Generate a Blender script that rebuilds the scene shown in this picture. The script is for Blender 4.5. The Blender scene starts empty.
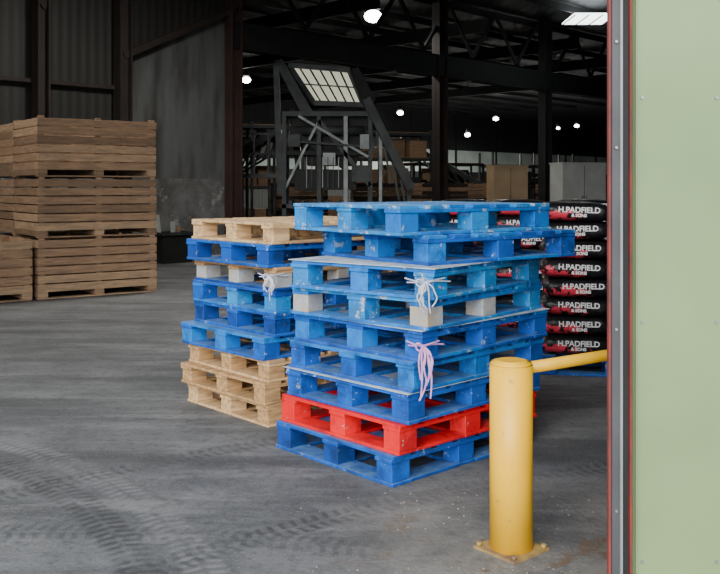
import bpy, bmesh, math, random
from mathutils import Vector, Matrix
random.seed(7)
S=bpy.context.scene
COL=S.collection

# ---------------- materials ----------------
def mat(name,c1,c2=None,scale=6,rough=0.7,metal=0,bump=0.0,lo=.35,hi=.65,stretch=(1,1,1),c3=None,c3lo=.62,c3hi=.68,c3scale=9,emit=0,dust=None,dustf=.5,grime=None,gscale=5):
    m=bpy.data.materials.new(name); m.use_nodes=True
    nt=m.node_tree; N=nt.nodes; L=nt.links; b=N['Principled BSDF']
    b.inputs['Roughness'].default_value=rough; b.inputs['Metallic'].default_value=metal
    b.inputs['Base Color'].default_value=(*c1,1)
    if emit:
        b.inputs['Emission Color'].default_value=(*c1,1); b.inputs['Emission Strength'].default_value=emit
    if c2 is not None:
        tc=N.new('ShaderNodeTexCoord'); mp=N.new('ShaderNodeMapping'); mp.inputs['Scale'].default_value=stretch
        L.new(tc.outputs['Object'],mp.inputs['Vector'])
        oi=N.new('ShaderNodeObjectInfo'); va=N.new('ShaderNodeVectorMath'); va.operation='ADD'
        sc=N.new('ShaderNodeMath'); sc.operation='MULTIPLY'; sc.inputs[1].default_value=37; L.new(oi.outputs['Random'],sc.inputs[0])
        L.new(mp.outputs[0],va.inputs[0]); L.new(sc.outputs[0],va.inputs[1])
        def noise(s,d=5,r=.5):
            n=N.new('ShaderNodeTexNoise'); n.inputs['Scale'].default_value=s; n.inputs['Detail'].default_value=d; n.inputs['Roughness'].default_value=r
            L.new(va.outputs[0],n.inputs['Vector']); return n
        def layer(fac,base,col):
            mx=N.new('ShaderNodeMix'); mx.data_type='RGBA'; L.new(fac,mx.inputs[0])
            if isinstance(base,tuple): mx.inputs[6].default_value=(*base,1)
            else: L.new(base,mx.inputs[6])
            mx.inputs[7].default_value=(*col,1); return mx.outputs[2]
        def rng(n,a,bb,d=1):
            r=N.new('ShaderNodeMapRange'); r.inputs[1].default_value=a; r.inputs[2].default_value=bb; r.inputs[4].default_value=d
            L.new(n,r.inputs[0]); return r.outputs[0]
        n=noise(scale); out=layer(rng(n.outputs['Fac'],lo,hi),c1,c2)
        if grime is not None: out=layer(rng(noise(gscale,7,.7).outputs['Fac'],.48,.62,.85),out,grime)
        if c3 is not None: out=layer(rng(noise(c3scale,8,.75).outputs['Fac'],c3lo,c3hi,.85),out,c3)
        if dust is not None:
            g=N.new('ShaderNodeNewGeometry'); sx=N.new('ShaderNodeSeparateXYZ'); L.new(g.outputs['Normal'],sx.inputs[0])
            mu=N.new('ShaderNodeMath'); mu.operation='MULTIPLY'; L.new(rng(sx.outputs[2],.5,.95,dustf),mu.inputs[0]); L.new(rng(noise(9,6,.7).outputs['Fac'],.3,.6),mu.inputs[1])
            out=layer(mu.outputs[0],out,dust)
        L.new(out,b.inputs['Base Color'])
        if bump:
            bp=N.new('ShaderNodeBump'); bp.inputs['Strength'].default_value=bump; bp.inputs['Distance'].default_value=.01
            L.new(n.outputs['Fac'],bp.inputs['Height']); L.new(bp.outputs[0],b.inputs['Normal'])
    return m

WORN=(.40,.45,.48); DU=(.16,.30,.44)
kw=dict(dust=DU,dustf=.55,bump=.3,rough=.62)
blueA=mat('paint_blue_mid',(.0,.068,.38),(.0,.105,.50),7,c3=WORN,c3lo=.61,c3hi=.645,c3scale=15,grime=(.001,.036,.17),**kw)
blueB=mat('paint_blue_bright',(.0,.135,.52),(.001,.20,.62),6,c3=WORN,c3lo=.60,c3hi=.64,c3scale=13,grime=(.002,.07,.27),**kw)
blueC=mat('paint_blue_deep',(.0,.042,.25),(.001,.062,.33),6,c3=WORN,c3lo=.64,c3hi=.67,c3scale=14,grime=(.001,.022,.10),**kw)
blueD=mat('paint_blue_pale',(.001,.19,.55),(.010,.27,.64),6,c3=(.48,.50,.48),c3lo=.56,c3hi=.61,c3scale=12,grime=(.018,.13,.33),**kw)
wornblk=mat('worn_block',(.42,.34,.24),(.25,.33,.42),9,.8,c3=(.46,.45,.42),c3lo=.5,c3hi=.6)
red=mat('paint_red',(.66,.001,.006),(.78,.003,.010),6,.6,c3=(.50,.3,.28),c3lo=.62,c3hi=.66,c3scale=14,grime=(.36,.002,.008))
pine1=mat('pallet_pine_light',(.64,.43,.22),(.48,.30,.14),5,.75,stretch=(1,6,6),bump=.2,grime=(.34,.21,.11))
pine2=mat('pallet_pine_warm',(.50,.30,.13),(.36,.21,.09),5,.75,stretch=(1,6,6),bump=.2,grime=(.26,.155,.075))
cr1=mat('crate_board_a',(.40,.245,.14),(.28,.17,.10),3,.8,stretch=(1,1,8),bump=.2,grime=(.20,.135,.09))
cr2=mat('crate_board_b',(.50,.32,.185),(.36,.235,.14),3,.8,stretch=(1,1,8),bump=.2,grime=(.25,.175,.12))
cr3=mat('crate_board_c',(.28,.17,.095),(.20,.125,.075),3,.8,stretch=(1,1,8),bump=.2,grime=(.15,.10,.07))
yel=mat('paint_yellow',(.94,.53,.01),(.86,.46,.008),5,.45,c3=(.40,.25,.07),c3lo=.63,c3hi=.67,c3scale=9)
yrust=mat('plate_dirty_yellow',(.45,.30,.08),(.16,.10,.06),9,.8)
steel=mat('bolt_steel',(.35,.34,.33),rough=.4,metal=.8)
dark=mat('steel_dark_brown',(.035,.022,.018),(.022,.016,.014),3,.7)
blk=mat('steel_black',(.008,.009,.009),(.014,.015,.015),3,.7)
sheet=mat('sheet_pale',(.58,.62,.66),(.26,.36,.45),9,.8)

# ---------------- mesh builder ----------------
class MB:
    def __init__(s): s.bm=bmesh.new(); s.mats=[]
    def mi(s,m):
        if m not in s.mats: s.mats.append(m)
        return s.mats.index(m)
    def box(s,x0,x1,y0,y1,z0,z1,m,M=None):
        vs=[s.bm.verts.new((x,y,z)) for z in(z0,z1) for y in(y0,y1) for x in(x0,x1)]
        if M is not None:
            for v in vs: v.co=M@v.co
        k=s.mi(m)
        for f in((0,2,3,1),(4,5,7,6),(0,1,5,4),(2,6,7,3),(0,4,6,2),(1,3,7,5)):
            fc=s.bm.faces.new([vs[i] for i in f]); fc.material_index=k
    def beam(s,a,b,w,h,m):
        a=Vector(a);b=Vector(b);d=b-a;Ln=d.length
        q=d.to_track_quat('X','Z').to_matrix().to_4x4()
        s.box(0,Ln,-w/2,w/2,-h/2,h/2,m,Matrix.Translation(a)@q)
    def prism(s,pts,d,m):
        n=len(pts); a=[s.bm.verts.new(p) for p in pts]; c=[s.bm.verts.new(Vector(p)+Vector(d)) for p in pts]; k=s.mi(m)
        s.bm.faces.new(a).material_index=k; s.bm.faces.new(c[::-1]).material_index=k
        for i in range(n): s.bm.faces.new([a[i],c[i],c[(i+1)%n],a[(i+1)%n]]).material_index=k
    def cyl(s,a,b,r,m,n=24,r2=None):
        a=Vector(a);b=Vector(b);d=b-a
        k=s.mi(m); M=Matrix.Translation((a+b)/2)@d.to_track_quat('Z','Y').to_matrix().to_4x4()
        res=bmesh.ops.create_cone(s.bm,cap_ends=True,segments=n,radius1=r,radius2=r if r2 is None else r2,depth=d.length,matrix=M)
        for f in set(f for v in res['verts'] for f in v.link_faces):
            f.material_index=k
            if len(f.verts)==4: f.smooth=True
    def ball(s,c,r,sz,m):
        k=s.mi(m); res=bmesh.ops.create_uvsphere(s.bm,u_segments=24,v_segments=14,radius=r,matrix=Matrix.Translation(c)@Matrix.Diagonal((1,1,sz,1)))
        for f in set(f for v in res['verts'] for f in v.link_faces): f.material_index=k; f.smooth=True
    def obj(s,name,loc=(0,0,0),rz=0,bevel=0,parent=None):
        bmesh.ops.recalc_face_normals(s.bm,faces=s.bm.faces)
        me=bpy.data.meshes.new(name); s.bm.to_mesh(me); s.bm.free()
        for m in s.mats: me.materials.append(m)
        o=bpy.data.objects.new(name,me); COL.objects.link(o)
        o.location=loc; o.rotation_euler=(0,0,rz)
        if bevel:
            b=o.modifiers.new('bevel','BEVEL'); b.width=bevel; b.segments=2; b.limit_method='ANGLE'
        if parent: o.parent=parent
        return o

# ---------------- pallets ----------------
def pallet(name,loc,deg,mats,blocks=None,h=.162,L=1.2,W=1.0):
    b=MB(); P=lambda:random.choice(mats); t=.021; bl=blocks or mats
    hb=h-.018-2*t
    z1=.018; z2=z1+hb; z3=z2+t
    bx=.145; by=.13
    J=lambda a=.005:random.uniform(-a,a)
    xs=[0,(L-bx)/2,L-bx]; ys=[0,(W-by)/2,W-by]
    for y in ys: b.box(bx+.001,xs[1]-.001, y+J(.003),y+by+J(),0,z1,P()) ; b.box(xs[1]+bx+.001,xs[2]-.001,y+J(.003),y+by+J(),0,z1,P())
    for x in xs: b.box(x+J(.003),x+bx+J(.003),J(),W+J(),0,z1,P())
    for x in xs:
        for y in ys:
            M=Matrix.Translation((x+bx/2+J(),y+by/2+J(.004),0))@Matrix.Rotation(J(.04),4,'Z')
            b.box(-bx/2+.006,bx/2-.006,-by/2+.005,by/2-.005,z1,z2,random.choice(bl),M)
    for y in ys: b.box(J(),L+J(),y,y+by,z2,z3,P())
    n=7; w=[.14,.12,.12,.14,.12,.12,.14]; gap=(L-sum(w))/(n-1); x=0
    for i in range(n):
        b.box(x+J(.003),x+w[i]+J(.003),J(.006),W+J(.006),z3,h+J(.0008)-.0008,P()); x+=w[i]+gap
    return b.obj(name,loc,math.radians(deg),bevel=.0035)

h=.162; z=0
main=[(.167,4.694,42.5,[blueA,blueA,blueC],[blueA,blueC],'blue_pallet'),
 (.205,4.70,43,[red],None,'red_pallet'),
 (.25,4.70,44,[blueA],None,'blue_pallet'),
 (.277,4.70,44.5,[blueB,blueA],None,'blue_pallet'),
 (.324,4.70,46,[blueA,blueA,blueB],None,'blue_pallet'),
 (.355,4.68,49.5,[blueB,blueD],[wornblk,wornblk,blueD],'blue_pallet'),
 (.383,4.65,52,[blueD,blueB],[blueB,blueD],'blue_pallet'),
 (.363,4.79,37,[blueA,blueB],[blueB,blueA],'blue_pallet'),
 (.21,4.72,38,[blueD,blueB],[blueB,blueD],'blue_pallet')]
for i,(x,y,a,m,bk,nm) in enumerate(main):
    pallet(nm,(x,y,z),a,m,bk); z+=h
    if i in(2,4,6):
        s=MB(); s.box(-.012,1.21,-.012,1.01,0,.004,sheet); s.obj('cardboard_sheet',(x,y,z+.0005),math.radians(a),.0); z+=.005
z=0
left=[(-.599,5.863,42,[pine2,pine1],None,'wooden_pallet',.144),
 (-.62,5.86,43.5,[pine2],None,'wooden_pallet',.144),
 (-.60,5.88,41.5,[pine1],[pine2],'wooden_pallet',.144),
 (-.63,5.87,43,[blueB,blueA],None,'blue_pallet',.152),
 (-.56,5.9,42,[blueA],[blueC,blueA],'blue_pallet',.152),
 (-.56,5.9,42.5,[blueA,blueB],[blueA,blueD],'blue_pallet',.152),
 (-.55,5.9,42,[pine2,pine2,blueC],[wornblk,wornblk,pine2],'blue_pallet',.152),
 (-.6,5.88,42.5,[blueA],[blueA,blueC],'blue_pallet',.152),
 (-.57,5.88,42,[pine1],None,'wooden_pallet',.144)]
for x,y,a,m,bk,nm,hh in left:
    pallet(nm,(x,y,z),a,m,bk,h=hh); z+=hh

# ---------------- twine ----------------
def curve(pts,r,m,name):
    c=bpy.data.curves.new(name,'CURVE'); c.dimensions='3D'; c.bevel_depth=r; c.bevel_resolution=2; c.resolution_u=8
    for pl in pts:
        sp=c.splines.new('NURBS'); sp.points.add(len(pl)-1); sp.use_endpoint_u=True; sp.order_u=3
        for i,p in enumerate(pl): sp.points[i].co=(*p,1)
    o=bpy.data.objects.new(name,c); COL.objects.link(o); c.materials.append(m)
    return o
pk=mat('twine_lilac',(.46,.20,.50),(.66,.40,.66),30,.7)
wh=mat('twine_white',(.58,.58,.66),(.45,.45,.56),30,.7)
def twine(name,cx,cy,zt,zb,m,s=1,r=.005):
    R=random.uniform
    pts=[[(cx-.09*s,cy+.075*s,zt+.012),(cx-.04*s,cy+.02,zt),(cx,cy-.012,zt-.005),(cx+.05*s,cy+.03,zt+.005),(cx+.13*s,cy+.11*s,zt-.01)],
         [(cx-.08*s,cy+.07*s,zt-.01),(cx-.03*s,cy+.01,zt-.004),(cx+.02,cy-.012,zt+.004),(cx+.1*s,cy+.08*s,zt+.012)]]
    for k in range(8):
        dx=R(-.03,.06)*s; H=(zt-zb)*R(.5,1)
        pts.append([(cx,cy-.014,zt),(cx+dx*.6+R(-.015,.015),cy-.03,zt-.12*H),(cx+dx*1.1,cy-.028,zt-.4*H),(cx+dx+R(-.03,.03),cy-.024,zt-.7*H),(cx+dx*.8+R(-.02,.02),cy-.02,zt-H)])
    q=.035*s
    pts.append([(cx,cy-.014,zt),(cx-q,cy-.02,zt+.025),(cx-q*1.3,cy-.015,zt-.01),(cx-q*.4,cy-.03,zt-.03),(cx,cy-.02,zt)])
    curve(pts,r,m,name)
twine('baling_twine',.327,4.68,.745,.46,pk,.9,.005)
twine('baling_twine',.335,4.64,1.08,.92,wh,1.1,.004)
twine('baling_twine',-.59,5.86,.99,.82,wh,.9,.004)

# ---------------- bollard ----------------
b=MB()
bx,by=.655,3.90
b.cyl((0,0,.012),(0,0,.802),.0925,yel,40)
b.cyl((0,0,.802),(0,0,.816),.0925,yel,40,.085)
b.cyl((0,0,.816),(0,0,.822),.085,yel,40,.06)
b.cyl((.03,.02,.775),(.95,.59,.79),.026,yel,20)
b.cyl((.86,.535,.012),(.86,.535,.83),.0925,yel,40)
M=Matrix.Rotation(math.radians(40),4,'Z')
b.box(-.115,.115,-.115,.115,0,.012,yrust,M)
for i in(-1,1):
    for j in(-1,1):
        p=M@Vector((.098*i,.098*j,0)); b.cyl((p.x,p.y,.012),(p.x,p.y,.028),.012,yrust,6)
b.box(-.115,.115,-.115,.115,0,.012,yrust,Matrix.Translation((.86,.535,0))@M)
b.obj('yellow_bollard_rail',(bx,by,0))

# ---------------- crates ----------------
def crate(name,loc,deg,L=1.8,W=1.2,H=.855,ms=(cr1,cr2,cr3),nb=6):
    b=MB(); R=lambda:random.choice(ms)
    sk=.10
    for x in(0,(L-.14)/2,L-.14):
        b.box(x,x+.14,0,W,.022,sk,R())
    for y in (0,W-.1): b.box(0,L,y,y+.1,0,.02,R())
    b.box(.01,L-.01,.01,W-.01,sk,sk+.02,cr3)
    z0=sk; bh=(H-.015-z0)/nb
    for i in range(nb):
        a=z0+i*bh; c=a+bh-.016; J=lambda:random.uniform(-.004,.004)
        b.box(J(),L+J(),J(),.022,a,c,R()); b.box(0,L,W-.022,W,a,c,R())
        b.box(J(),.022,.024,W-.024,a,c,R()); b.box(L-.022,L,.024,W-.024,a,c,R())
    for x in(.022,L/2-.04,L-.1):
        for y in(.022,W-.08): b.box(x,x+.078,y,y+.058,z0,H,R())
    return b.obj(name,loc,math.radians(deg),bevel=.004)
th=36
ux=(math.cos(math.radians(th)),math.sin(math.radians(th))); vx=(-ux[1],ux[0])
def CR(i,j,k,dx=0,L=1.75):
    d=i*1.82+dx+random.uniform(-.015,.015)
    crate('wooden_crate',(-4.47+ux[0]*d+vx[0]*1.27*j,12.5+ux[1]*d+vx[1]*1.27*j,k*.857),th+random.uniform(-.5,.5),L=L,ms=(cr1,cr2,cr1,cr3) if k else (cr1,cr2,cr2))
for k in range(3): CR(0,0,k); CR(0,1,k)
CR(-1,0,0)

# ---------------- bags ----------------
def baymat():
    m=bpy.data.materials.new('bag_black_print'); m.use_nodes=True; nt=m.node_tree;N=nt.nodes;L=nt.links;b=N['Principled BSDF']
    b.inputs['Roughness'].default_value=.42; b.inputs['Specular IOR Level'].default_value=.35
    tc=N.new('ShaderNodeTexCoord')
    def MT(op,a,bb):
        x=N.new('ShaderNodeMath'); x.operation=op
        for i,v in enumerate((a,bb)):
            if isinstance(v,(int,float)): x.inputs[i].default_value=v
            else: L.new(v,x.inputs[i])
        return x.outputs[0]
    sx=N.new('ShaderNodeSeparateXYZ'); L.new(tc.outputs['Object'],sx.inputs[0])
    oi=N.new('ShaderNodeObjectInfo'); va=N.new('ShaderNodeVectorMath'); va.operation='ADD'; L.new(tc.outputs['Object'],va.inputs[0]); L.new(MT('MULTIPLY',oi.outputs['Random'],20.0),va.inputs[1])
    n=N.new('ShaderNodeTexNoise'); n.inputs['Scale'].default_value=17; n.inputs['Detail'].default_value=4; L.new(va.outputs[0],n.inputs['Vector'])
    dx=MT('MULTIPLY',MT('ADD',sx.outputs[0],.10),4.8); dz=MT('MULTIPLY',MT('ADD',sx.outputs[2],.035),18)
    d=MT('ADD',MT('MULTIPLY',dx,dx),MT('MULTIPLY',dz,dz)); d=MT('SUBTRACT',1.55,d); d=MT('MULTIPLY',MT('ADD',d,-.75),.25)
    v=MT('ADD',d,MT('MULTIPLY',n.outputs['Fac'],1.6))
    r=N.new('ShaderNodeMapRange'); r.inputs[1].default_value=.84; r.inputs[2].default_value=.90; L.new(v,r.inputs[0])
    mx=N.new('ShaderNodeMix'); mx.data_type='RGBA'; mx.inputs[6].default_value=(.008,.008,.010,1); mx.inputs[7].default_value=(.62,.04,.07,1)
    L.new(r.outputs[0],mx.inputs[0]); L.new(mx.outputs[2],b.inputs['Base Color'])
    n4=N.new('ShaderNodeTexNoise'); n4.inputs['Scale'].default_value=10; L.new(va.outputs[0],n4.inputs['Vector'])
    bp=N.new('ShaderNodeBump'); bp.inputs['Strength'].default_value=1; bp.inputs['Distance'].default_value=.03
    L.new(n4.outputs['Fac'],bp.inputs['Height']); L.new(bp.outputs[0],b.inputs['Normal'])
    return m
bagm=baymat()
def bagmesh():
    bm=bmesh.new(); nu,nv=40,16; rows=[]
    sp=lambda v,e: math.copysign(abs(v)**e,v)
    for j in range(nv+1):
        ph=-math.pi/2+math.pi*j/nv; row=[]
        for i in range(nu):
            t=2*math.pi*i/nu
            cz=sp(math.cos(ph),.5)
            row.append(bm.verts.new((.3*cz*sp(math.cos(t),.3),.25*cz*sp(math.sin(t),.3),.082*sp(math.sin(ph),.8))))
        rows.append(row)
    for j in range(nv):
        for i in range(nu):
            f=bm.faces.new([rows[j][i],rows[j][(i+1)%nu],rows[j+1][(i+1)%nu],rows[j+1][i]]); f.smooth=True
    bmesh.ops.remove_doubles(bm,verts=bm.verts,dist=1e-5)
    me=bpy.data.meshes.new('bag'); bm.to_mesh(me); bm.free(); me.materials.append(bagm); return me
BM=bagmesh()
txtm=mat('print_white',(.72,.72,.72),rough=.5)
def textmesh(s,size):
    c=bpy.data.curves.new('t','FONT'); c.body=s; c.size=size; c.align_x='CENTER'; c.extrude=.001; c.offset=.0015
    o=bpy.data.objects.new('t',c); COL.objects.link(o)
    dg=bpy.context.evaluated_depsgraph_get(); me=bpy.data.meshes.new_from_object(o.evaluated_get(dg))
    bpy.data.objects.remove(o); me.materials.clear(); me.materials.append(txtm); return me
T1=textmesh('H.PADFIELD',.064); T2=textmesh('& SONS',.036)
def bagstack(loc,deg,layers=8):
    e=bpy.data.objects.new('bagged_goods_stack',None); COL.objects.link(e); e.location=loc; e.rotation_euler=(0,0,math.radians(deg))
    for k in range(layers):
        for i in range(2):
            for j in range(2):
                o=bpy.data.objects.new('bag_%d'%(k*4+i*2+j),BM); COL.objects.link(o); o.parent=e
                x=.3+i*.6+random.uniform(-.03,.03); y=.25+j*.5+random.uniform(-.02,.02); zz=.083+k*.159
                ry=random.uniform(-.03,.03) if k else 0
                o.location=(x,y,zz); o.rotation_euler=(0,ry,random.uniform(-.06,.06))
                if j==0:
                    for T,dz,n in((T1,0.0,'label'),(T2,-.036,'sublabel')):
                        t=bpy.data.objects.new('%s_%d'%(n,k*2+i),T); COL.objects.link(t); t.parent=o
                        t.location=(.03,-.2535,dz); t.rotation_euler=(math.pi/2,0,0)
    return e
for (x,y,a) in((1.50,7.55,-12),(.72,8.95,-6),(2.05,9.1,-6)):
    pallet('blue_pallet',(x,y,0),a,[blueA]); bagstack((x,y,.163),a)

# ---------------- floor ----------------
def floormat():
    m=bpy.data.materials.new('asphalt_floor'); m.use_nodes=True; nt=m.node_tree;N=nt.nodes;L=nt.links;b=N['Principled BSDF']
    b.inputs['Roughness'].default_value=.8
    tc=N.new('ShaderNodeTexCoord')
    def noise(sc,det,st=(1,1,1),rot=0):
        mp=N.new('ShaderNodeMapping'); mp.inputs['Scale'].default_value=st; mp.inputs['Rotation'].default_value=(0,0,rot); L.new(tc.outputs['Object'],mp.inputs[0])
        n=N.new('ShaderNodeTexNoise'); n.inputs['Scale'].default_value=sc; n.inputs['Detail'].default_value=det; n.inputs['Roughness'].default_value=.68
        L.new(mp.outputs[0],n.inputs['Vector']); return n.outputs['Fac']
    def rng(s,a,bb,c=0,d=1):
        r=N.new('ShaderNodeMapRange'); r.inputs[1].default_value=a;r.inputs[2].default_value=bb;r.inputs[3].default_value=c;r.inputs[4].default_value=d; L.new(s,r.inputs[0]); return r.outputs[0]
    def MT(op,a,bb):
        x=N.new('ShaderNodeMath'); x.operation=op
        for i,v in enumerate((a,bb)):
            if v is None: continue
            if isinstance(v,(int,float)): x.inputs[i].default_value=v
            else: L.new(v,x.inputs[i])
        return x.outputs[0]
    mul=lambda a,c: MT('MULTIPLY',a,c)
    def mix(f,a,c):
        x=N.new('ShaderNodeMix'); x.data_type='RGBA'; L.new(f,x.inputs[0])
        if isinstance(a,tuple): x.inputs[6].default_value=(*a,1)
        else: L.new(a,x.inputs[6])
        x.inputs[7].default_value=(*c,1); return x.outputs[2]
    c=mix(rng(noise(.9,8),.40,.60),(.085,.089,.094),(.155,.159,.164))
    c=mix(rng(noise(1.1,6,(.25,1.6,1),.5),.48,.62,0,.8),c,(.050,.053,.057))
    c=mix(rng(noise(2.2,8,(.3,1.5,1),-.6),.52,.64,0,.6),c,(.215,.217,.22))
    c=mix(rng(noise(16,5),.50,.68,0,.6),c,(.042,.044,.047))
    c=mix(rng(noise(55,4),.56,.70,0,.55),c,(.26,.26,.26))
    def tread(cx,cy,r0,r1,amt,c,colr=(.032,.034,.037)):
        mp=N.new('ShaderNodeMapping'); mp.inputs['Location'].default_value=(-cx,-cy,0); L.new(tc.outputs['Object'],mp.inputs[0])
        ln=N.new('ShaderNodeVectorMath'); ln.operation='LENGTH'; L.new(mp.outputs[0],ln.inputs[0])
        sx=N.new('ShaderNodeSeparateXYZ'); L.new(mp.outputs[0],sx.inputs[0])
        mid=(r0+r1)/2; hw=(r1-r0)/2
        dr=MT('ABSOLUTE',MT('SUBTRACT',ln.outputs['Value'],mid),None)
        band=rng(dr,hw,hw*.7)
        an=MT('ARCTAN2',sx.outputs[1],sx.outputs[0])
        ph=MT('ADD',MT('MULTIPLY',an,mid*2*math.pi/.06),MT('MULTIPLY',dr,26.0))
        sn=rng(MT('SINE',ph,None),-.2,.5,.25,1)
        cg=rng(dr,.0,.02,.2,1)
        f=mul(mul(band,mul(sn,cg)),rng(noise(1.6,6),.34,.55,0,amt))
        return mix(f,c,colr)
    c=tread(-4.2,2.2,2.9,3.1,.7,c)
    c=tread(-4.2,2.2,3.5,3.72,.85,c)
    c=tread(-4.6,1.9,4.25,4.45,.6,c,(.24,.24,.245))
    c=tread(-3.4,1.5,2.2,2.38,.5,c,(.24,.24,.245))
    c=tread(3.5,-1.0,6.3,6.5,.7,c)
    c=tread(3.5,-1.0,7.6,7.8,.6,c)
    c=tread(-1.5,-2.0,6.0,6.2,.5,c)
    sx=N.new('ShaderNodeSeparateXYZ'); L.new(tc.outputs['Object'],sx.inputs[0])
    m2=mul(rng(sx.outputs[1],5.0,4.2),rng(sx.outputs[0],-.2,.4))
    c=mix(mul(m2,rng(noise(1.8,8),.38,.62,.1,.85)),c,(.25,.235,.205))
    c=mix(mul(m2,rng(noise(3.3,6),.56,.62,0,.9)),c,(.14,.095,.06))
    L.new(c,b.inputs['Base Color'])
    bp=N.new('ShaderNodeBump'); bp.inputs['Strength'].default_value=.6; bp.inputs['Distance'].default_value=.012; L.new(noise(30,5),bp.inputs['Height']); L.new(bp.outputs[0],b.inputs['Normal'])
    return m
b=MB(); b.box(-60,60,-20,100,-.1,0,floormat()); b.obj('floor')

# ---------------- shell ----------------
def clad(name,c1,c2,scale,depth=.5,stain=None):
    m=bpy.data.materials.new(name); m.use_nodes=True; nt=m.node_tree;N=nt.nodes;L=nt.links;b=N['Principled BSDF']; b.inputs['Roughness'].default_value=.6
    tc=N.new('ShaderNodeTexCoord'); w=N.new('ShaderNodeTexWave'); w.wave_type='BANDS'; w.bands_direction='X'; w.inputs['Scale'].default_value=scale
    L.new(tc.outputs['Object'],w.inputs['Vector'])
    n=N.new('ShaderNodeTexNoise'); n.inputs['Scale'].default_value=.8; n.inputs['Detail'].default_value=6; L.new(tc.outputs['Object'],n.inputs['Vector'])
    mx=N.new('ShaderNodeMix'); mx.data_type='RGBA'; mx.inputs[6].default_value=(*c1,1); mx.inputs[7].default_value=(*c2,1); L.new(n.outputs['Fac'],mx.inputs[0])
    out=mx.outputs[2]
    if stain:
        mp=N.new('ShaderNodeMapping'); mp.inputs['Scale'].default_value=(2.5,1,.5); L.new(tc.outputs['Object'],mp.inputs[0])
        n2=N.new('ShaderNodeTexNoise'); n2.inputs['Scale'].default_value=1.2; n2.inputs['Detail'].default_value=8; L.new(mp.outputs[0],n2.inputs['Vector'])
        r=N.new('ShaderNodeMapRange'); r.inputs[1].default_value=.45; r.inputs[2].default_value=.68; L.new(n2.outputs['Fac'],r.inputs[0])
        m3=N.new('ShaderNodeMix'); m3.data_type='RGBA'; L.new(r.outputs[0],m3.inputs[0]); L.new(out,m3.inputs[6]); m3.inputs[7].default_value=(*stain,1); out=m3.outputs[2]
    L.new(out,b.inputs['Base Color'])
    bp=N.new('ShaderNodeBump'); bp.inputs['Strength'].default_value=depth; bp.inputs['Distance'].default_value=.02; L.new(w.outputs['Fac'],bp.inputs['Height']); L.new(bp.outputs[0],b.inputs['Normal'])
    return m
wallc=clad('wall_cladding_grey',(.16,.165,.165),(.095,.098,.098),1.6,.12,stain=(.06,.058,.054))
walld=clad('wall_cladding_brown_shaded',(.035,.033,.030),(.020,.019,.017),1.6,.3)  # dark brown wall tone, also painted above the brace as roof shadow
conc=mat('concrete_wall',(.22,.225,.225),(.13,.13,.13),1.5,.9,c3=(.40,.40,.39),c3lo=.56,c3hi=.63,c3scale=2,grime=(.10,.10,.095),gscale=1.5)
darkw=clad('wall_cladding_dark',(.022,.026,.026),(.012,.015,.015),1.2)
paleband=mat('wall_pale_cladding',(.52,.60,.56),(.32,.39,.37),.4,.8)
roofm=clad('roof_dark',(.005,.006,.007),(.008,.009,.009),1.0)
RH=7.0
b=MB(); Lw=17
b.box(-2.75,0,0,.2,0,1.75,conc); b.box(-2.75,0,.02,.2,1.75,RH,wallc)
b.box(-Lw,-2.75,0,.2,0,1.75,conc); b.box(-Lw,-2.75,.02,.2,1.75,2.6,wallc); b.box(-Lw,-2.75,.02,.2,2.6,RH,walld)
b.prism([(-2.75,.0,4.25),(0,.0,5.55),(0,.0,RH-.05),(-2.75,.0,RH-.05)],(0,-.03,0),walld)  # dark panel painted in where the roof shades the wall
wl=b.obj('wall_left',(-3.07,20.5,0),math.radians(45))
b=MB(); b.box(-62,45,0,.2,0,2.7,darkw); b.box(-62,45,0,.2,2.7,4.3,paleband); b.box(-62,45,0,.2,4.3,RH-.01,darkw)
for i in range(20): b.box(-60+i*5,-59.8+i*5,-.05,0,0,RH-.02,blk)
b.obj('wall_back',(-0,60,0),math.radians(45))
b=MB(); b.box(24,24.2,3.2,86,0,RH-.01,darkw); b.obj('wall_right')
gr=mat('door_green',(.20,.28,.125),(.165,.24,.105),2,.45)
b=MB(); b.box(-24,-5.2,3.0,3.2,0,RH-.01,gr); b.box(3.2,24.2,3.0,3.2,0,RH-.01,gr); b.box(-5.2,3.2,3.0,3.2,6.4,RH-.01,gr); b.obj('wall_front')
b=MB(); b.box(-24.2,-24,3.2,38,0,RH-.01,darkw); b.obj('wall_side')
b=MB(); b.box(-45,24.2,3.2,110,RH,RH+.15,roofm)
b.obj('ceiling')
b=MB()
c45=math.cos(math.radians(45))
for k in range(-2,22):
    a=Vector((-3.07-k*2.2*c45,20.5+k*2.2*c45,RH-.15)); e=a+Vector((c45,c45,0))*40
    b.beam(a,e,.08,.2,blk)
for k in range(6):
    a=Vector((-3.07+k*5*c45,20.5+k*5*c45,RH-.45)); b.beam(a,a+Vector((-c45,c45,0))*30,.18,.4,blk)
b.obj('roof_purlins')

b=MB()
def P(t,off=-.2,zz=0):
    return (-3.07+t*c45-off*c45,20.5+t*c45+off*c45,zz)
def col(t,m,w=.32):
    Mx=Matrix.Translation(P(t,-.25))@Matrix.Rotation(math.radians(45),4,'Z')
    b.box(-w/2,w/2,-.015,.015,0,RH-.05,m,Mx); b.box(-w/2,-w/2+.03,-.14,.14,0,RH-.05,m,Mx); b.box(w/2-.03,w/2,-.14,.14,0,RH-.05,m,Mx)
dbr=mat('steel_column_brown',(.06,.03,.025),(.04,.023,.02),3,.7)
col(.05,dbr,.30); col(-2.75,dark,.28); col(-4.5,dark,.24); col(7.3,dark,.38); col(12.6,blk,.4)
b.beam(P(0,-.25,5.0),P(22,-.25,5.0),.2,.6,blk)
b.beam(P(-2.75,-.25,4.25),P(0,-.25,5.55),.10,.14,dark)
b.beam(P(-9,-.12,3.6),P(-2.75,-.12,3.6),.06,.08,dark)
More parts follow.
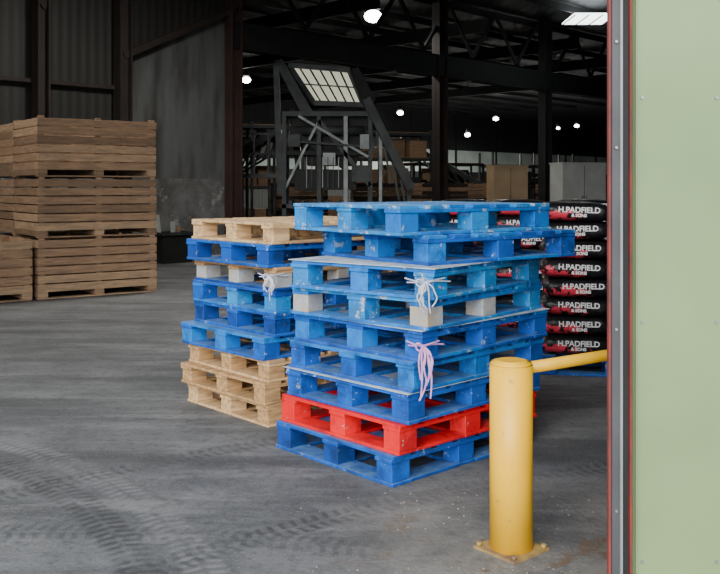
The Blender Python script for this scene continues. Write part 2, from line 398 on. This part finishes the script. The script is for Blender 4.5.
b.beam(P(-4.5,-.25,5.0),P(-3.4,-.25,6.0),.12,.14,dark)
for k in range(9): b.beam(P(k*2.2,-.25,5.4),P(k*2.2+1.1,-.25,6.8),.07,.1,blk); b.beam(P(k*2.2+1.1,-.25,6.8),P(k*2.2+2.2,-.25,5.4),.07,.1,blk)
b.obj('steel_frame')

# ---------------- door frame / door ----------------
jd=mat('jamb_dark',(.06,.062,.066),(.04,.042,.045),4,.5)
jl=mat('jamb_grey',(.26,.27,.29),(.20,.21,.22),4,.45,metal=.2)
jr=mat('jamb_redlead',(.26,.035,.03),(.10,.03,.025),6,.7)
b=MB()
b.box(.826,.834,2.99,3.01,0,6.4,jr); b.box(.834,.858,2.975,3.01,0,6.4,jd); b.box(.858,.866,2.965,3.01,0,6.4,jl)
b.box(.866,.889,2.985,3.01,0,6.4,blk); b.box(.889,.8945,2.96,3.01,0,6.4,jr)
for zz in(.5,1.1,1.7,2.05): b.cyl((.846,2.967,zz),(.846,2.975,zz),.005,steel,6)
b.obj('door_frame')
b=MB(); b.box(.896,3.6,2.93,2.985,.02,6.4,gr)
dg2=mat('door_trim_green',(.16,.22,.11),(.14,.19,.10),4,.5)
b.box(.896,.902,2.922,2.93,.02,6.4,dg2)
for zz in(.35,1.13,1.86):
    b.cyl((.918,2.925,zz),(.918,2.93,zz),.005,steel,8); b.cyl((1.16,2.925,zz),(1.16,2.93,zz),.005,steel,8)
b.obj('door_1')

# ---------------- grading machine ----------------
cream=mat('machine_slats_cream_glow',(.66,.66,.50),(.5,.5,.38),3,.6,emit=.7)  # slats given a faint glow in place of light falling on them
gm=mat('machine_grey',(.06,.07,.07),(.03,.035,.035),3,.6,metal=.2)
gl=mat('machine_galvanised',(.26,.28,.28),(.15,.17,.17),3,.5,metal=.3)
b=MB()
A=Vector((-1.75,22,4.55)); B=Vector((-.25,22,4.42)); C=Vector((.10,22.25,3.6)); D=Vector((-1.15,22.25,3.65))
for p,q in((A,B),(B,C),(C,D),(D,A)): b.beam(p,q,.12,.12,gm)
for i in range(6):
    f0=(i+.1)/6; f1=(i+.88)/6
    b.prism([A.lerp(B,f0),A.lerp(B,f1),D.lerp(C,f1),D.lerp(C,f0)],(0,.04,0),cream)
b.beam(A.lerp(D,.5)-Vector((0,.04,0)),B.lerp(C,.5)-Vector((0,.04,0)),.03,.03,gm)
b.prism([(-2.1,21.95,4.65),(-1.9,21.95,4.7),(-1.15,22.1,3.4),(-1.35,22.1,3.2)],(0,.12,0),gm)
b.prism([(-.2,21.95,4.45),(-.05,21.95,4.5),(.38,22.1,3.75),(.2,22.1,3.4)],(0,.12,0),blk)
b.beam((-2.05,22,4.6),(-1.95,22,1.4),.12,.14,gm); b.beam((-1.7,22.4,3.5),(-1.5,22.4,1.5),.1,.1,blk)
b.prism([(-1.75,22.2,3.35),(.25,22.2,3.35),(-.1,22.2,2.1),(-1.3,22.2,2.1)],(0,.8,0),blk)
b.cyl((-1.6,22.1,2.95),(.1,22.1,2.95),.12,gm,16)
b.box(-1.9,.35,21.95,23,3.3,3.42,gm); b.box(-1.9,.3,22,23,2.35,2.45,blk)
for x in(-1.85,-1.0,-.35,.25):
    for y in(22,22.9): b.beam((x,y,0),(x,y,3.3),.1,.1,gm if y>22.5 else gl if x==-.35 else gm)
b.beam((-1.85,22,1.5),(-1.0,22,3.2),.06,.06,gl); b.beam((-1.0,22,3.2),(.25,22,1.6),.1,.1,gm); b.beam((-1.85,22,3.1),(-.35,22,2.0),.08,.1,blk)
b.beam((.15,22.2,3.6),(1.25,22.2,1.4),.6,.14,blk); b.beam((.15,21.85,3.72),(1.25,21.85,1.52),.04,.2,gm)
for k in range(5):
    f=k/5; x=.2+1.0*f; zz=3.35-2.0*f; b.beam((x,22,zz),(x+.15,22,max(zz-.9,0)),.05,.05,gm)
b.beam((1.2,22,1.5),(1.2,22,0),.1,.1,gm); b.beam((.5,22,3.0),(.5,22,0),.08,.08,gl)
b.box(-1.6,-.1,22,22.8,1.5,2.0,blk); b.box(-.9,-.6,21.9,21.98,2.1,2.4,gl); b.box(-.2,.3,21.9,22,1.7,2.1,gm)
b.box(-1.9,.35,21.95,23,1.05,1.15,gm)
# control boxes, hoses, guards
b.box(.0,.22,21.85,21.95,2.5,2.85,gl); b.box(-1.75,-1.45,21.85,21.95,2.55,2.85,gm)
for k in range(7): b.beam((-1.3+k*.13,21.9,1.55),(-1.3+k*.13,21.9,2.3),.02,.02,gl if k%3==0 else gm)
b.beam((-1.8,21.9,2.7),(.2,21.9,2.55),.05,.05,gm); b.beam((-1.5,21.9,3.3),(.2,21.9,2.3),.04,.06,gl)
for k in range(6): b.cyl((-1.7+.3*k,21.95,1.2),(-1.7+.3*k,22.9,1.2),.05,gm,12)
for k in range(4): b.beam((-3.0+.35*k,22.5,1.9),(-3.0+.35*k,22.5,2.9),.04,.04,gm)
b.beam((-3.0,22.5,2.9),(-1.9,22.5,2.9),.04,.04,gm); b.beam((-3.0,22.5,2.4),(-1.9,22.5,2.4),.04,.04,gm); b.box(-3.0,-1.9,22.3,22.9,1.8,1.9,gm)
b.beam((-2.95,22.5,0),(-2.95,22.5,1.8),.08,.08,gm)
b.obj('grading_machine')

def conveyor(loc,deg,L=4.5,z0=1.0,z1=3.0):
    b=MB()
    b.beam((0,0,z0),(L,0,z1),.6,.06,blk)
    for y in(-.33,.33):
        b.beam((0,y,z0+.02),(L,y,z1+.02),.05,.2,gm); b.beam((0,y,z0-.45),(L,y,z1-.45),.05,.06,gm)
        for k in range(8):
            f=k/8; g=(k+1)/8; zz=z0+(z1-z0)*f; zg=z0+(z1-z0)*g
            b.beam((L*f,y,zz-.45),(L*g,y,zg),.03,.04,gm)
        for f in(.05,.5,.95): b.beam((L*f,y,0),(L*f,y,z0+(z1-z0)*f),.07,.07,gm)
    b.cyl((0,-.3,z0),(0,.3,z0),.1,gm,16); b.cyl((L,-.3,z1),(L,.3,z1),.1,gm,16); b.box(L-.3,L+.1,.36,.6,z1-.2,z1+.15,gl)
    b.obj('belt_conveyor',loc,math.radians(deg))
conveyor((-4.0,24.6,0),-6,1.7,2.0,3.0)
conveyor((5.0,36.5,0),170,3.6,1.6,3.6)

# ---------------- racking & far clutter ----------------
def rack(name,loc,deg,L=3,H=3.6,W=1):
    b=MB()
    for x in(0,L/2,L):
        for y in(0,W): b.box(x-.04,x+.04,y-.04,y+.04,0,H,gm)
    lv=[zz for zz in(.4,1.5,2.5,3.4) if zz<H]
    for zz in lv:
        b.box(-.04,L+.04,-.05,.0,zz,zz+.1,gm); b.box(-.04,L+.04,W,W+.05,zz,zz+.1,gm); b.box(0,L,0,W,zz+.1,zz+.13,cr3)
    for zz in lv[:-1]:
        x=.1
        while x<L-.4:
            w=random.uniform(.25,.7); hh=random.uniform(.2,.8)
            b.box(x,min(x+w,L-.05),.1+random.uniform(0,.2),.9,zz+.13,zz+.13+hh,random.choice([cr3,cr3,gm,blk,cr1,conc])); x+=w+random.uniform(.02,.15)
    return b.obj(name,loc,math.radians(deg))
rack('storage_rack',(-4.9,27.5,0),15,3.2)
rack('storage_rack',(-1.2,31,0),20,4)
rack('storage_rack',(6.2,42,0),30,5,H=3.2)
rack('storage_rack',(2.3,38.5,0),25,3.5,H=2.6)
for (x,y,a,n) in((-2.5,25.8,10,2),(-.2,25.3,5,2),(.35,20.0,20,1),(1.9,27.5,20,2),(3.6,31,20,2),(1.2,34.2,10,2),(7.4,34,25,2)):
    for k in range(n): crate('wooden_crate',(x,y,k*.857),a+random.uniform(-4,4),L=1.6,ms=(cr3,cr1,dark) if n==2 else (cr1,cr2))
def cabinet(name,x,y,w,d,hh,m,a):
    b=MB(); b.box(0,w,0,d,.1,hh,m); b.box(.05,w-.05,.05,d-.05,0,.1,blk)
    b.box(w/2-.006,w/2+.006,-.006,0,.15,hh-.05,blk); b.box(-.02,w+.02,-.02,d+.02,hh,hh+.04,m)
    b.box(w/2-.08,w/2-.05,-.03,-.005,hh*.5,hh*.5+.2,steel); b.box(w/2+.05,w/2+.08,-.03,-.005,hh*.5,hh*.5+.2,steel)
    b.obj(name,(x,y,0),math.radians(a))
tan=mat('plywood_tan',(.42,.30,.18),(.34,.24,.14),2,.8)
whm=mat('cabinet_white',(.55,.57,.54),(.44,.46,.44),2,.6)
cabinet('plywood_cupboard',4.1,27.6,1.1,.7,2.2,tan,10)
cabinet('white_cabinet',5.9,26.2,1.4,.8,2.25,whm,15)
b=MB()
for (x0,y0,x1,y1) in((0,0,.7,.03),(0,.47,.7,.5),(0,.03,.03,.47),(.67,.03,.7,.47)): b.box(x0,x1,y0,y1,0,.62,blk)
b.box(.03,.67,.03,.47,0,.05,blk); b.box(-.03,.73,-.03,0,.58,.64,gm); b.box(-.03,.73,.5,.53,.58,.64,gm); b.box(-.03,0,0,.5,.58,.64,gm); b.box(.7,.73,0,.5,.58,.64,gm)
b.beam((.1,.2,.06),(.05,.3,1.0),.12,.02,whm); b.beam((.35,.15,.06),(.42,.3,.85),.1,.02,gl); b.beam((.55,.3,.06),(.5,.2,.75),.08,.03,cr1)
b.obj('scrap_bin',(-4.0,18.3,0),math.radians(45))

# gravel debris
b=MB(); gm1=mat('gravel',(.28,.25,.21),(.18,.15,.12),20,.9)
for i in range(130):
    x=random.gauss(.6,.4); y=random.uniform(4.12,4.65) if random.random()<.6 else random.uniform(3.6,3.72); r=random.uniform(.002,.005)
    if (x-1.515)**2+(y-4.435)**2<.06: continue
    b.box(-r,r,-r*.7,r*.7,0,r,gm1,Matrix.Translation((x,y,0))@Matrix.Rotation(random.random()*3,4,'Z'))
b.obj('gravel_debris')

# ---------------- lamps ----------------
em=mat('lamp_glow',(1,.98,.92),emit=18); emh=mat('lamp_housing',(.012,.012,.012),rough=.6)
def lamp(x,y,zz,r=.22,power=250):
    b=MB()
    b.ball((0,0,-.06),r,.7,em)
    b.cyl((0,0,r*.55),(0,0,r*.55+.2),r*.8,emh,24,r*.3); b.cyl((0,0,r*.55+.2),(0,0,RH-zz-.01),.006,emh,8)
    o=b.obj('high_bay_lamp',(x,y,zz))
    l=bpy.data.lights.new('lamp_light','AREA'); l.shape='DISK'; l.size=r*2; l.energy=power; l.color=(1,.96,.88)
    lo=bpy.data.objects.new('lamp_light',l); COL.objects.link(lo); lo.parent=o; lo.location=(0,0,-.1-r)
lamp(.38,26.2,6.6,.26,160)
lamp(-4.75,37.6,6.1,.19,350)
lamp(2.1,47,5.5,.17,1000)
lamp(5.5,46,4.3,.15,500)
lamp(8.3,55,5.8,.17,2600)
lamp(13,54,5.3,.14,2600)
lamp(11,50,4.9,.10,200)
lamp(-2.5,14.5,6.3,.26,250)  # out of view, added to throw warm light on the crates
lamp(-8,11,6.3,.26,200)  # second unseen lamp, added for the same warm light
skm=mat('skylight_glow',(.9,.97,1),emit=5)
b=MB(); b.box(6.2,7.4,26.0,27.6,RH-.45,RH-.40,skm)
for i in range(4): b.box(6.2+i*.4,6.23+i*.4,26,27.6,RH-.47,RH-.45,blk)
b.obj('window_1')

# ---------------- light ----------------
w=bpy.data.worlds.new('World'); S.world=w; w.use_nodes=True
bg=w.node_tree.nodes['Background']; bg.inputs[0].default_value=(.88,.94,1,1); bg.inputs[1].default_value=2.3
sl=bpy.data.lights.new('sun','SUN'); sl.energy=5.4; sl.angle=math.radians(50); sl.color=(1,.98,.95)
so=bpy.data.objects.new('sun',sl); COL.objects.link(so)
so.rotation_euler=Vector((.25,.9,-.42)).to_track_quat('-Z','Y').to_euler()

# ---------------- camera ----------------
cd=bpy.data.cameras.new('camera'); cam=bpy.data.objects.new('camera',cd); COL.objects.link(cam)
cam.location=(0,0,1.57); cam.rotation_euler=(math.pi/2,0,0); cd.lens=45; cd.sensor_width=36; cd.sensor_fit='HORIZONTAL'; cd.shift_y=-100/720
cd.clip_end=300
S.camera=cam
